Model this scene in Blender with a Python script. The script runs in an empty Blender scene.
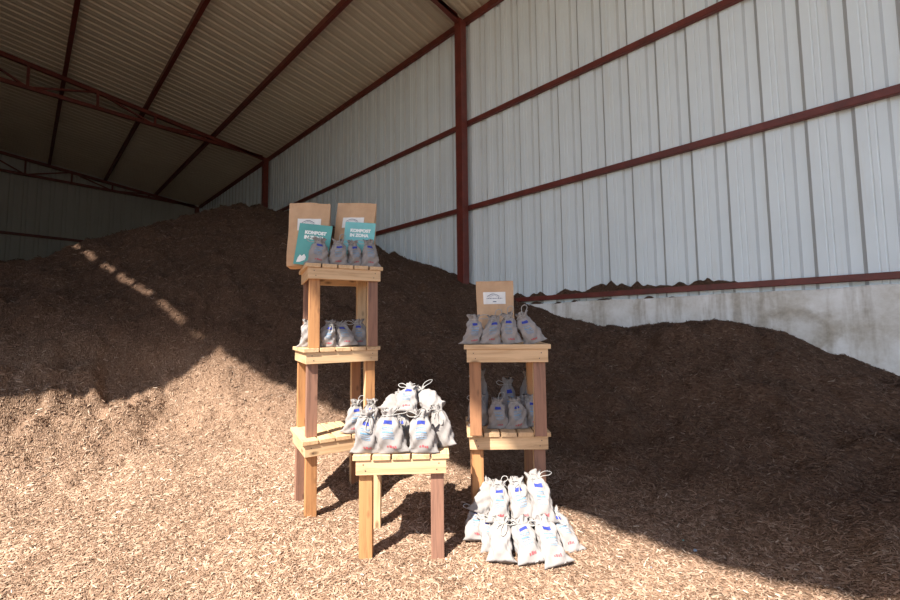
import bpy, bmesh, math, random
import numpy as np
from mathutils import Vector, Matrix
from bpy_extras.object_utils import world_to_camera_view  # noqa (kept for hand checks)

R = math.radians
random.seed(7)
rng = np.random.default_rng(11)
COL = bpy.context.scene.collection

# ------------------------------------------------------------------ the place
# +Y runs along the sheet-metal wall, +X points at it, z = 0 is the yard floor.
EYE = 1.09                       # eye height
YAW = R(47)                      # the photographer looks 47 deg from the wall direction
F = Vector((math.sin(YAW), math.cos(YAW), 0))
RT = Vector((math.cos(YAW), -math.sin(YAW), 0))
WX = 5.0                         # distance to the right wall
SUN = Vector((0.76, 0.12, -1.0)) # sun ray direction
XL = -3.407                      # outer left edge of the roof
Y0, Y1, Y2, Y3 = -3.3, 4.22, 12.1, 19.2
EAVE = EYE + 5.27
SLOPE = 0.113


def roof_z(x):
    return EAVE + SLOPE * (WX - x)


def W(x, t, z):
    """point x metres right of and t metres ahead of the eye, z above the floor"""
    p = RT * x + F * t
    return Vector((p.x, p.y, z))


def P(px, t, z):
    return W((px - 450) / 400 * t, t, z)


# ------------------------------------------------------------------ materials
def new_mat(name):
    m = bpy.data.materials.new(name)
    m.use_nodes = True
    nt = m.node_tree
    for n in list(nt.nodes):
        nt.nodes.remove(n)
    out = nt.nodes.new('ShaderNodeOutputMaterial')
    b = nt.nodes.new('ShaderNodeBsdfPrincipled')
    nt.links.new(b.outputs[0], out.inputs[0])
    return m, nt, b


def ramp(nt, stops, src):
    r = nt.nodes.new('ShaderNodeValToRGB')
    el = r.color_ramp.elements
    while len(el) > len(stops):
        el.remove(el[-1])
    while len(el) < len(stops):
        el.new(0.5)
    for e, (p, c) in zip(el, stops):
        e.position = p
        e.color = (c[0], c[1], c[2], 1)
    nt.links.new(src, r.inputs[0])
    return r.outputs[0]


def tex_noise(nt, scale, detail=4, vec=None, rough=.6, dist=0):
    n = nt.nodes.new('ShaderNodeTexNoise')
    n.inputs['Scale'].default_value = scale
    n.inputs['Detail'].default_value = detail
    n.inputs['Roughness'].default_value = rough
    n.inputs['Distortion'].default_value = dist
    if vec is not None:
        nt.links.new(vec, n.inputs['Vector'])
    return n.outputs[0]


def coords(nt, scale=(1, 1, 1), rot=(0, 0, 0), kind='Object'):
    c = nt.nodes.new('ShaderNodeTexCoord')
    m = nt.nodes.new('ShaderNodeMapping')
    m.inputs['Scale'].default_value = scale
    m.inputs['Rotation'].default_value = rot
    nt.links.new(c.outputs[kind], m.inputs[0])
    return m.outputs[0]


def mix(nt, fac, a, b, mode='MIX'):
    n = nt.nodes.new('ShaderNodeMix')
    n.data_type = 'RGBA'
    n.blend_type = mode
    for s, v in ((0, fac), (6, a), (7, b)):
        if isinstance(v, (int, float)):
            n.inputs[s].default_value = v
        elif isinstance(v, tuple):
            n.inputs[s].default_value = (*v, 1)
        else:
            nt.links.new(v, n.inputs[s])
    return n.outputs[2]


def bump(nt, bsdf, h, strength=.4, dist=.01):
    n = nt.nodes.new('ShaderNodeBump')
    n.inputs['Strength'].default_value = strength
    n.inputs['Distance'].default_value = dist
    nt.links.new(h, n.inputs['Height'])
    nt.links.new(n.outputs[0], bsdf.inputs['Normal'])


def plain(name, col, rough=.6, metal=0, spec=.5, var=.12, scale=40):
    m, nt, b = new_mat(name)
    n = tex_noise(nt, scale, 3, coords(nt))
    c = ramp(nt, [(.3, tuple(v * (1 - var) for v in col)), (.7, tuple(min(1, v * (1 + var)) for v in col))], n)
    nt.links.new(c, b.inputs['Base Color'])
    b.inputs['Roughness'].default_value = rough
    b.inputs['Metallic'].default_value = metal
    b.inputs['Specular IOR Level'].default_value = spec
    return m


def wood(name, light, dark, axis, rough=.65, knots=True):
    m, nt, b = new_mat(name)
    sc = [45, 45, 45]
    sc['xyz'.index(axis)] = 3.0
    v = coords(nt, tuple(sc))
    info = nt.nodes.new('ShaderNodeObjectInfo')
    add = nt.nodes.new('ShaderNodeVectorMath')
    add.operation = 'ADD'
    mul = nt.nodes.new('ShaderNodeVectorMath')
    mul.operation = 'SCALE'
    nt.links.new(info.outputs['Location'], mul.inputs[0])
    mul.inputs['Scale'].default_value = 7.3
    nt.links.new(v, add.inputs[0])
    nt.links.new(mul.outputs[0], add.inputs[1])
    g = tex_noise(nt, 1.0, 5, add.outputs[0], .65, .8)
    c = ramp(nt, [(.3, dark), (.52, light), (.75, tuple(min(1, x * 1.12) for x in light))], g)
    if knots:
        sc2 = [9, 9, 9]
        sc2['xyz'.index(axis)] = 4
        vo = nt.nodes.new('ShaderNodeTexVoronoi')
        vo.inputs['Scale'].default_value = 1
        nt.links.new(coords(nt, tuple(sc2)), vo.inputs['Vector'])
        k = ramp(nt, [(.05, (1, 1, 1)), (.13, (0, 0, 0))], vo.outputs['Distance'])
        c = mix(nt, k, c, tuple(x * .55 for x in dark))
    nt.links.new(c, b.inputs['Base Color'])
    b.inputs['Roughness'].default_value = rough
    bump(nt, b, g, .25, .002)
    return m


PINE_L, PINE_D = (.60, .41, .24), (.43, .265, .14)
BRN_L, BRN_D = (.33, .155, .075), (.17, .075, .035)
M = {}
for ax in 'xyz':
    M['pine_' + ax] = wood('pale_pine_' + ax, PINE_L, PINE_D, ax)
M['brown_z'] = wood('brown_stained_wood', BRN_L, BRN_D, 'z')
M['orange_z'] = wood('orange_brown_wood', (.45, .22, .09), (.25, .11, .045), 'z')
M['red_z'] = wood('weathered_reddish_wood', (.27, .14, .095), (.15, .075, .055), 'z')
M['nail'] = plain('dark_nail_steel', (.08, .07, .07), .4, .8)


def sheet_mat(name, base, stain, vertical=True):
    m, nt, b = new_mat(name)
    big = tex_noise(nt, .9, 4, coords(nt))
    c = ramp(nt, [(.35, tuple(x * .93 for x in base)), (.65, base)], big)
    s = tex_noise(nt, 1, 5, coords(nt, (9, 9, .55) if vertical else (.5, 6, 6)), .7)
    k = ramp(nt, [(.55, (0, 0, 0)), (.82, (.55, .55, .55))], s)
    c = mix(nt, k, c, stain)
    nt.links.new(c, b.inputs['Base Color'])
    b.inputs['Roughness'].default_value = .48
    b.inputs['Specular IOR Level'].default_value = .4
    bump(nt, b, tex_noise(nt, 3, 3, coords(nt)), .15, .02)
    return m


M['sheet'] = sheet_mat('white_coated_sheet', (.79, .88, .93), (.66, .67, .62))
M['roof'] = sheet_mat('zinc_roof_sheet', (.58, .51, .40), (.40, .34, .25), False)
M['flank_shade'] = sheet_mat('shaded_sheet_flank', (.54, .58, .60), (.46, .46, .43))  # greyer sheet for the rib flanks, their shade put into the colour
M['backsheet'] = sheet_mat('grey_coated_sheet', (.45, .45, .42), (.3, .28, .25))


def steel():
    m, nt, b = new_mat('red_oxide_painted_steel')
    n = tex_noise(nt, 6, 6, coords(nt), .7)
    c = ramp(nt, [(.3, (.085, .018, .012)), (.55, (.15, .026, .017)), (.8, (.20, .055, .038))], n)
    nt.links.new(c, b.inputs['Base Color'])
    b.inputs['Roughness'].default_value = .5
    bump(nt, b, n, .15, .004)
    return m


M['steel'] = steel()


def concrete():
    m, nt, b = new_mat('stained_cast_concrete')
    n = tex_noise(nt, 2.2, 6, coords(nt), .62)
    c = ramp(nt, [(.3, (.55, .52, .46)), (.6, (.86, .87, .86))], n)
    # damp rounded stain that ran down the wall, and vertical streaks
    v = coords(nt, (1, 1, 1))
    s = tex_noise(nt, 1, 4, coords(nt, (3, 5.5, .7)), .6)
    k = ramp(nt, [(.5, (0, 0, 0)), (.66, (.7, .7, .7))], s)
    c = mix(nt, k, c, (.33, .29, .235))
    g = nt.nodes.new('ShaderNodeNewGeometry')
    mp = nt.nodes.new('ShaderNodeMapping')
    mp.inputs['Location'].default_value = (-WX + .08, -.22, -1.02)
    nt.links.new(g.outputs['Position'], mp.inputs[0])
    mp2 = nt.nodes.new('ShaderNodeMapping')
    mp2.inputs['Scale'].default_value = (0, 1.0, 1.35)
    nt.links.new(mp.outputs[0], mp2.inputs[0])
    ln = nt.nodes.new('ShaderNodeVectorMath')
    ln.operation = 'LENGTH'
    nt.links.new(mp2.outputs[0], ln.inputs[0])
    ad = nt.nodes.new('ShaderNodeMath')
    ad.operation = 'MULTIPLY_ADD'
    nt.links.new(tex_noise(nt, 5, 4, coords(nt)), ad.inputs[0])
    ad.inputs[1].default_value = .30
    nt.links.new(ln.outputs['Value'], ad.inputs[2])
    k2 = ramp(nt, [(.30, (.25, .25, .25)), (.42, (.75, .75, .75)), (.50, (0, 0, 0))], ad.outputs[0])
    c = mix(nt, k2, c, (.36, .32, .26))
    f = tex_noise(nt, 30, 4, coords(nt))
    c = mix(nt, .35, c, ramp(nt, [(.3, (.35, .33, .3)), (.7, (.8, .8, .78))], f), 'OVERLAY')
    nt.links.new(c, b.inputs['Base Color'])
    b.inputs['Roughness'].default_value = .9
    bump(nt, b, n, .4, .01)
    return m


M['concrete'] = concrete()


def lit_dryness(nt):
    """1 on the trodden dry yard, fading over metres to 0 where moisture and painted-in shade darken the heap"""
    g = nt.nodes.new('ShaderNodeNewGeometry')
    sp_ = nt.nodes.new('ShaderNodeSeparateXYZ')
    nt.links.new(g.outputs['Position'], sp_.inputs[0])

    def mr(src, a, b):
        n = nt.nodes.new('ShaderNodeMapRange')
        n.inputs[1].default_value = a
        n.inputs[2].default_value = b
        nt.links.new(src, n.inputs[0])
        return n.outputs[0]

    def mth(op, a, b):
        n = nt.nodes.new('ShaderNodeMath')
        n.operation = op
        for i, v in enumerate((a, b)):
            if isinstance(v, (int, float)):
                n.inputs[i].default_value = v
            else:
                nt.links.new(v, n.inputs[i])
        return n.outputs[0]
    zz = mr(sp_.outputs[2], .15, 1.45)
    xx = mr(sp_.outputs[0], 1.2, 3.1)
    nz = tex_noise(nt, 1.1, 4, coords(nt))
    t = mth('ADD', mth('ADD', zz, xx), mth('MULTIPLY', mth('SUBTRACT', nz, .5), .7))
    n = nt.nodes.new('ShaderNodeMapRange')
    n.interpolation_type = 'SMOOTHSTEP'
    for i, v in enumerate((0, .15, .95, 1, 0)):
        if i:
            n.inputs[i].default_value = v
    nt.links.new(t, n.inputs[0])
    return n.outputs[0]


def chips_ground(name, dark, mid, light):
    m, nt, b = new_mat(name)
    # elongated slivers lying in mixed directions: voronoi cells stretched three ways
    cols = None
    hs = None
    for i, (rz, sc) in enumerate(((.4, (150, 34, 60)), (1.7, (120, 28, 60)), (2.7, (170, 40, 60)))):
        vo = nt.nodes.new('ShaderNodeTexVoronoi')
        vo.inputs['Scale'].default_value = 1
        co = coords(nt, sc, (0, 0, rz))
        nt.links.new(co, vo.inputs['Vector'])
        sep = nt.nodes.new('ShaderNodeSeparateColor')
        nt.links.new(vo.outputs['Color'], sep.inputs[0])
        c = ramp(nt, [(.0, dark), (.45, mid), (.85, mid), (1, light)], sep.outputs[0])
        if cols is None:
            cols, hs = c, vo.outputs['Distance']
        else:
            msk = ramp(nt, [(.47, (0, 0, 0)), (.53, (1, 1, 1))], tex_noise(nt, 22 + 9 * i, 2, coords(nt)))
            cols = mix(nt, msk, cols, c)
            hs = mix(nt, msk, hs, vo.outputs['Distance'])
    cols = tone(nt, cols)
    nt.links.new(cols, b.inputs['Base Color'])
    b.inputs['Roughness'].default_value = .95
    b.inputs['Specular IOR Level'].default_value = .15
    bump(nt, b, hs, .9, .012)
    return m


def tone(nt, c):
    """big soft patches, and chips darkened by moisture and painted-in shade higher up the heap"""
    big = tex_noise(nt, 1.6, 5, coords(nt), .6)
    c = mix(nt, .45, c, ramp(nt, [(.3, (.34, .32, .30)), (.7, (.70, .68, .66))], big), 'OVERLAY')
    d = lit_dryness(nt)
    shaded_wet = mix(nt, 1.0, c, (.38, .345, .335), 'MULTIPLY')  # darker chips: moist tone together with the shade over the heap
    return mix(nt, d, shaded_wet, c)


def chip_mat(name, stops):
    m, nt, b = new_mat(name)
    g = nt.nodes.new('ShaderNodeNewGeometry')
    c = ramp(nt, stops, g.outputs['Random Per Island'])
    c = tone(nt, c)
    nt.links.new(c, b.inputs['Base Color'])
    b.inputs['Roughness'].default_value = .85
    b.inputs['Specular IOR Level'].default_value = .2
    return m


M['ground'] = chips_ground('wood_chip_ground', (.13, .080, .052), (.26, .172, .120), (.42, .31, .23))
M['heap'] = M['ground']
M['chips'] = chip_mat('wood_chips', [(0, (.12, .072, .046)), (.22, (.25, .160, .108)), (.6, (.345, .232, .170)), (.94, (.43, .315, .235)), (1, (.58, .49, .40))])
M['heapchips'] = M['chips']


def canvas(name, col):
    m, nt, b = new_mat(name)
    w = tex_noise(nt, 700, 2, coords(nt))
    n = tex_noise(nt, 25, 4, coords(nt))
    c = ramp(nt, [(.3, tuple(x * .90 for x in col)), (.7, col)], n)
    nt.links.new(c, b.inputs['Base Color'])
    b.inputs['Roughness'].default_value = .9
    b.inputs['Specular IOR Level'].default_value = .15
    bump(nt, b, mix(nt, .5, w, n), .5, .002)
    return m


M['canvas'] = canvas('unbleached_canvas', (.295, .275, .27))
M['cord'] = canvas('twisted_cotton_cord', (.36, .35, .34))
M['blue'] = plain('blue_print', (.022, .040, .30), .8)
M['cyan'] = plain('light_blue_print', (.12, .28, .46), .8)
M['pale'] = plain('pale_blue_print', (.24, .32, .44), .8)
M['redp'] = plain('red_print', (.38, .075, .09), .8)
M['star'] = plain('yellow_print', (.7, .6, .2), .8)


def kraft():
    m, nt, b = new_mat('kraft_paper')
    n = tex_noise(nt, 9, 6, coords(nt), .65)
    c = ramp(nt, [(.3, (.44, .27, .155)), (.7, (.56, .36, .215))], n)
    nt.links.new(c, b.inputs['Base Color'])
    b.inputs['Roughness'].default_value = .75
    vo = nt.nodes.new('ShaderNodeTexVoronoi')
    vo.feature = 'DISTANCE_TO_EDGE'
    vo.inputs['Scale'].default_value = 11
    nt.links.new(coords(nt), vo.inputs['Vector'])
    bump(nt, b, mix(nt, .5, vo.outputs['Distance'], n), .45, .012)
    return m


M['kraft'] = kraft()
M['paper'] = plain('white_label_paper', (.74, .72, .70), .7, var=.04)
M['teal'] = plain('teal_printed_card', (.08, .33, .31), .45, var=.15, scale=6)
M['teal2'] = plain('light_teal_printed_card', (.15, .46, .47), .45, var=.15, scale=6)
M['white'] = plain('white_print', (.8, .82, .8), .6, var=.03)
M['ink'] = plain('grey_ink', (.16, .17, .22), .7)

# ------------------------------------------------------------------ object helpers


def link(name, me, mats, parent=None, loc=None, smooth=False):
    o = bpy.data.objects.new(name, me)
    COL.objects.link(o)
    for m in mats if isinstance(mats, (list, tuple)) else [mats]:
        if len(me.materials) < (len(mats) if isinstance(mats, (list, tuple)) else 1):
            me.materials.append(m)
    if smooth:
        me.polygons.foreach_set('use_smooth', [True] * len(me.polygons))
    if parent:
        o.parent = parent
    if loc is not None:
        o.location = loc
    return o


def tag(o, label=None, cat=None, group=None, kind=None):
    for k, v in (('label', label), ('category', cat), ('group', group), ('kind', kind)):
        if v:
            o[k] = v
    return o


def struct(o, label=None):
    return tag(o, label=label, kind='structure')


def empty(name, loc, rz=0):
    o = bpy.data.objects.new(name, None)
    COL.objects.link(o)
    o.empty_display_size = .05
    o.location = loc
    o.rotation_euler = (0, 0, rz)
    return o


def box_bm(bm, lo, hi, mi=0, rot=None, about=None):
    vs = []
    for z in (lo[2], hi[2]):
        for x, y in ((lo[0], lo[1]), (hi[0], lo[1]), (hi[0], hi[1]), (lo[0], hi[1])):
            vs.append(bm.verts.new((x, y, z)))
    fs = []
    for q in ((0, 3, 2, 1), (4, 5, 6, 7), (0, 1, 5, 4), (1, 2, 6, 5), (2, 3, 7, 6), (3, 0, 4, 7)):
        f = bm.faces.new([vs[i] for i in q])
        f.material_index = mi
        fs.append(f)
    if rot is not None:
        bmesh.ops.rotate(bm, verts=vs, cent=about, matrix=rot)
    return fs


def bm_mesh(bm, name, bev=0):
    if bev:
        bmesh.ops.bevel(bm, geom=list(bm.edges), offset=bev, segments=1, affect='EDGES', profile=.5)
    bmesh.ops.recalc_face_normals(bm, faces=bm.faces)
    me = bpy.data.meshes.new(name)
    bm.to_mesh(me)
    bm.free()
    return me


def beam_bm(bm, a, b, w, h):
    """rectangular tube from a to b, w across horizontally, h up"""
    a, b = Vector(a), Vector(b)
    d = (b - a).normalized()
    side = d.cross(Vector((0, 0, 1)))
    if side.length < 1e-3:
        side = Vector((1, 0, 0))
    side.normalize()
    up = side.cross(d).normalized()
    vs = []
    for p in (a, b):
        for i, j in ((-1, -1), (1, -1), (1, 1), (-1, 1)):
            vs.append(bm.verts.new(p + side * i * w / 2 + up * j * h / 2))
    for q in ((0, 1, 2, 3), (7, 6, 5, 4), (0, 4, 5, 1), (1, 5, 6, 2), (2, 6, 7, 3), (3, 7, 4, 0)):
        bm.faces.new([vs[i] for i in q])


def mesh_np(name, verts, faces_flat, loop_tot):
    me = bpy.data.meshes.new(name)
    nv = len(verts)
    me.vertices.add(nv)
    me.vertices.foreach_set('co', np.asarray(verts, dtype=np.float32).ravel())
    nl = len(faces_flat)
    me.loops.add(nl)
    me.loops.foreach_set('vertex_index', np.asarray(faces_flat, dtype=np.int32))
    nf = len(loop_tot)
    me.polygons.add(nf)
    start = np.concatenate(([0], np.cumsum(loop_tot)[:-1])).astype(np.int32)
    me.polygons.foreach_set('loop_start', start)
    me.polygons.foreach_set('loop_total', np.asarray(loop_tot, dtype=np.int32))
    me.update(calc_edges=True)
    me.validate()
    return me


# ------------------------------------------------------------------ noise and terrain
_perm = rng.permutation(512)
_val = rng.random(512)


def vnoise(x, y):
    xi = np.floor(x).astype(int)
    yi = np.floor(y).astype(int)
    fx = x - xi
    fy = y - yi
    fx = fx * fx * (3 - 2 * fx)
    fy = fy * fy * (3 - 2 * fy)

    def h(a, b):
        return _val[(_perm[(a & 255)] + b) & 511]
    return (h(xi, yi) * (1 - fx) * (1 - fy) + h(xi + 1, yi) * fx * (1 - fy)
            + h(xi, yi + 1) * (1 - fx) * fy + h(xi + 1, yi + 1) * fx * fy) - .5


def fbm(x, y, f, octv, gain=.5):
    s = 0
    a = 1
    for i in range(octv):
        s = s + a * vnoise(x * f + 17.3 * i, y * f + 5.1 * i)
        a *= gain
        f *= 2.03
    return s


def ctl(px, py, t):
    """a point seen at (px, py), t metres ahead"""
    x = (px - 450) / 400
    hor = 327.4 - .0106 * (px - 450)
    p = RT * x * t + F * t
    return (p.x, p.y, EYE + (hor - py) / 400 * t)


def on_plane_x(px, py, X):
    x = (px - 450) / 400
    return ctl(px, py, X / (RT.x * x + F.x))


def on_roof_shadow(px, py):
    """where the ray meets the sheet of sun rays that grazes the roof's left edge"""
    x = (px - 450) / 400
    s = (327.4 - .0106 * (px - 450) - py) / 400
    Xd = RT.x * x + F.x
    C = XL + SUN.x * (roof_z(XL) - EYE)
    return ctl(px, py, C / (Xd + SUN.x * s))


def on_wall_shadow(px, py):
    x = (px - 450) / 400
    Xd = RT.x * x + F.x
    Yd = RT.y * x + F.y
    k = SUN.y / SUN.x
    # Y = Y1 + k (X - XW)
    return ctl(px, py, (Y1 - k * XW) / (Yd - k * Xd))


XW = XL + .06
pts = []
# contact line with the wall
for px, py in ((375, 258), (410, 263), (440, 268), (466, 283), (490, 290), (520, 301), (548, 310), (575, 318), (610, 324), (640, 326), (675, 325),
               (700, 322), (730, 324), (760, 328), (790, 335), (820, 345), (860, 360), (900, 378)):
    pts.append(on_plane_x(px, py, WX - .08))
pts += [(4.92, -1.2, .28), (4.92, -2.6, .1), (4.92, -4.5, .0)]
# edge of the roof shadow on ground and heap
for px, py in ((217, 347), (245, 364), (270, 380), (320, 404), (400, 440), (460, 466), (543, 484), (600, 518), (653, 540), (727, 563), (813, 575), (900, 583)):
    pts.append(on_roof_shadow(px, py))
for px, py in ((0, 400), (50, 396), (100, 388), (150, 380), (185, 362)):
    pts.append(on_wall_shadow(px, py))
for px, py in ((72, 245), (105, 267), (140, 290), (175, 312)):
    pts.append(on_roof_shadow(px, py))
# crest and what falls away behind it
crest = [(0, 276, 5.1), (40, 262, 5.2), (100, 237, 5.8), (130, 227, 6.2), (165, 222, 7.0), (195, 222, 7.9), (235, 236, 8.8), (270, 232, 9.4), (310, 237, 9.0), (345, 247, 8.6)]
for c in crest:
    p = ctl(*c)
    pts.append(p)
    pts.append((p[0] + .1, p[1] + 2.2, p[2] - .75))
    pts.append((p[0], p[1] + 5.5, p[2] - 1.9))
pts += [(-3.2, 7.5, 1.2), (-3.2, 5, .5), (-3.2, 11, .8), (-1.6, 7.4, 1.7), (-1.6, 4.6, .40)]
# flat yard where the stools stand
for x, t in ((-1.0, 1.4), (0, 1.4), (-1.6, 1.9), (-.9, 2.3), (-.4, 2.0), (.1, 1.9), (.5, 1.9), (-1.9, 2.5), (-.5, 2.6), (-1.2, 2.9), (0.15, 2.35), (.5, 2.35),
             (-3, 2), (-2.5, 1), (0, 0), (-2, -1), (1.2, -.6), (2, -2.2), (0, -2.5), (-4, 0), (-3, -3), (3.6, -3)):
    p = W(x, t, 0)
    h = 0.0
    pts.append((p.x, p.y, h))
pts = np.array(pts)
K = pts[:, :2]


def _U(r2):
    return np.where(r2 > 1e-12, r2 * np.log(np.maximum(r2, 1e-12)), 0)


n_ = len(K)
A = np.zeros((n_ + 3, n_ + 3))
A[:n_, :n_] = _U(((K[:, None] - K[None]) ** 2).sum(-1)) + np.eye(n_) * .06
A[:n_, n_] = 1
A[:n_, n_ + 1:] = K
A[n_:, :n_] = A[:n_, n_:].T
sol = np.linalg.solve(A, np.concatenate((pts[:, 2], [0, 0, 0])))


def base_h(x, y):
    s = x.shape
    q = np.stack([x.ravel(), y.ravel()], 1)
    out = np.empty(len(q))
    for i in range(0, len(q), 20000):
        b = q[i:i + 20000]
        out[i:i + 20000] = _U(((b[:, None] - K[None]) ** 2).sum(-1)) @ sol[:n_] + sol[n_] + b @ sol[n_ + 1:]
    h = out.reshape(s)
    # never below the yard, soft foot
    k = .05
    h = .5 * (h + np.sqrt(h * h + k * k)) - k * .5
    far = np.clip((1.2 - y) / 3.5, 0, 1) * np.clip((1.2 - x) / 2, 0, 1)
    return h * (1 - far)


def height(x, y):
    b = base_h(x, y)
    amp = np.clip(b / .4, 0, 1)
    lump = fbm(x, y, .9, 3) * (.02 + .22 * amp)
    lump = lump + np.abs(fbm(x + 9, y + 4, 2.6, 3)) * (.012 + .10 * amp)
    lump = lump + np.clip(fbm(x + 3, y + 8, 5.5, 3), -.2, 1) * (.006 + .12 * amp)
    fine = fbm(x, y, 9, 3) * (.014 + .022 * amp)
    near_wall = np.clip((WX - x) / .6, .4, 1)
    return b + (lump + fine) * near_wall + .022


def in_view(x, y, m=.12):
    t = x * F.x + y * F.y
    l = x * RT.x + y * RT.y
    return t, (t > 1.2) & (np.abs(l) < (1.125 + m) * t + .2)


# non-uniform grid: fine near the viewer
def axis(a, b, c, fine, coarse):
    v = [a]
    while v[-1] < b:
        d = abs(v[-1] - c)
        v.append(v[-1] + min(coarse, fine + d * .006))
    v[-1] = b
    return np.array(v)


gx = axis(-3.4, WX - .02, 1.2, .016, .08)
gy = axis(-4.0, Y3 - .1, 1.2, .016, .09)
X, Y = np.meshgrid(gx, gy)
Zb = base_h(X, Y)
Z = height(X, Y)
nx, ny = len(gx), len(gy)
idx = np.arange(nx * ny).reshape(ny, nx)
quads = np.stack([idx[:-1, :-1], idx[:-1, 1:], idx[1:, 1:], idx[1:, :-1]], -1).reshape(-1, 4)
zbq = Zb.ravel()[quads].mean(1)
allv = np.stack([X.ravel(), Y.ravel(), Z.ravel()], 1)
LIM = .13


def sub_mesh(name, q, extra=None):
    u, inv = np.unique(q.ravel(), return_inverse=True)
    v = allv[u]
    fl = inv.ravel()
    tot = [4] * (len(fl) // 4)
    nbase = len(tot)
    if extra is not None:
        ev, ef, et = extra
        fl = np.concatenate([fl, ef + len(v)])
        tot = np.concatenate([np.array(tot), et])
        v = np.concatenate([v, ev])
    me = mesh_np(name, v, fl, tot)
    sm = np.zeros(len(me.polygons), dtype=bool)
    sm[:nbase] = True
    me.polygons.foreach_set('use_smooth', sm)
    if extra is not None:
        mi = np.ones(len(me.polygons), dtype=np.int32)
        mi[:nbase] = 0
        me.polygons.foreach_set('material_index', mi)
    return me


def slivers(n_try, tmin, tmax, keep, dens_pow, size, seed):
    """small splinters lying on the surface, denser and smaller near the viewer"""
    r = np.random.default_rng(seed)
    u = r.random(n_try)
    e = 2 - dens_pow
    t = (tmin ** e + u * (tmax ** e - tmin ** e)) ** (1 / e)
    l = (r.random(n_try) * 2 - 1) * (1.2 * t + .15)
    x = RT.x * l + F.x * t
    y = RT.y * l + F.y * t
    ok = (x > -3.3) & (x < WX - .05) & (y > -3.9) & (y < Y3 - .3)
    x, y, t = x[ok], y[ok], t[ok]
    ok = keep(base_h(x, y), x, y)
    x, y, t = x[ok], y[ok], t[ok]
    n = len(x)
    e_ = .012
    z = height(x, y)
    zx = (height(x + e_, y) - z) / e_
    zy = (height(x, y + e_) - z) / e_
    nrm = np.stack([-zx, -zy, np.ones(n)], 1)
    nrm += r.normal(0, .33, (n, 3))
    nrm /= np.linalg.norm(nrm, axis=1)[:, None]
    a = r.random(n) * 2 * np.pi
    d = np.stack([np.cos(a), np.sin(a), np.zeros(n)], 1)
    d -= nrm * (d * nrm).sum(1)[:, None]
    d /= np.linalg.norm(d, axis=1)[:, None]
    s = np.cross(nrm, d)
    sc = size * (.45 + r.random(n) ** 2.5 * 1.6) * (.72 + .17 * t)
    L = sc[:, None] * .5
    Wd = (sc * (.10 + .16 * r.random(n)))[:, None]
    H = (sc * (.05 + .10 * r.random(n)))[:, None]
    c = np.stack([x, y, z + .002], 1) + nrm * H * .2
    v = np.stack([c - d * L - s * Wd * .6, c + d * L - s * Wd * .5, c + d * L * .9 + s * Wd * .5, c - d * L * 1.05 + s * Wd * .4,
                  c - d * L * .8 + nrm * H, c + d * L * .85 + nrm * H * 1.1], 1)
    f = np.array([0, 1, 5, 4, 2, 3, 4, 5, 0, 4, 3, 1, 2, 5])
    ff = (np.arange(n)[:, None] * 6 + f[None]).ravel()
    tt = np.tile([4, 4, 3, 3], n)
    return v.reshape(-1, 3), ff, tt


ex = slivers(400000, 1.1, 13, lambda b, x, y: b > LIM * .8, 1.4, .0155, 3)
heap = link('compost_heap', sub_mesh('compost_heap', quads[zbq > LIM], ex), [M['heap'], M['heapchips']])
tag(heap, 'huge brown heap of composted wood chips banked against the metal wall', 'compost heap', kind='stuff')
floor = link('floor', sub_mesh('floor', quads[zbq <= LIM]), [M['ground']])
struct(floor)
cv, cf, ct = slivers(360000, 1.1, 6, lambda b, x, y: b <= LIM, 1.3, .0150, 5)
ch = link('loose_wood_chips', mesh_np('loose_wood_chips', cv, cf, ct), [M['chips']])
tag(ch, 'pale dry wood chips strewn over the ground around the stools', 'wood chips', kind='stuff')

# yard beyond the heap, outside the open side
bm = bmesh.new()
for lo, hi in (((-40, -40, -.06), (40, -4.0, -.01)), ((-40, -4.0, -.06), (-3.4, 40, -.01)), ((-3.4, Y3 - .1, -.06), (40, 40, -.01)), ((WX - .02, -4.0, -.06), (40, Y3 - .1, -.01))):
    box_bm(bm, lo, hi)
yard = link('ground_yard', bm_mesh(bm, 'ground_yard'), [plain('dry_sandy_yard', (.20, .17, .14), .95, var=.2, scale=2)])
struct(yard)

# ------------------------------------------------------------------ building shell


def profile(a, b, period=.317, rib=.078, flank=.024, depth=.022):
    """(s, outward depth) along a ribbed sheet"""
    out = []
    s = a
    flat = period - rib - 2 * flank
    while s < b:
        out += [(s, 0), (s + flat * .34, 0), (s + flat * .36, .004), (s + flat * .40, .004), (s + flat * .42, 0),
                (s + flat * .58, 0), (s + flat * .60, .004), (s + flat * .64, .004), (s + flat * .66, 0),
                (s + flat, 0), (s + flat + flank, depth), (s + flat + flank + rib, depth)]
        s += period
    return [(min(p, b), q) for p, q in out if p <= b]


def ribbed(name, prof, f0, f1, mat, rows=1, flank_shade=None):
    vs, fs = [], []
    for j in range(rows + 1):
        for s, d in prof:
            p0, p1 = Vector(f0(s, d)), Vector(f1(s, d))
            vs.append(p0.lerp(p1, j / rows))
    n = len(prof)
    for j in range(rows):
        for i in range(n - 1):
            fs.append((j * n + i, j * n + i + 1, (j + 1) * n + i + 1, (j + 1) * n + i))
    me = bpy.data.meshes.new(name)
    me.from_pydata([tuple(v) for v in vs], [], fs)
    if flank_shade:
        mat = list(mat) + [flank_shade]
    o = link(name, me, mat)
    if flank_shade:
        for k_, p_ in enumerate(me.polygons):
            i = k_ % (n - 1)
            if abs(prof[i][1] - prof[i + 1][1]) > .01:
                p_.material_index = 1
    md = o.modifiers.new('thickness', 'SOLIDIFY')
    md.thickness = .0015
    return o


CT = EYE + .32                 # top of the concrete
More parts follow.
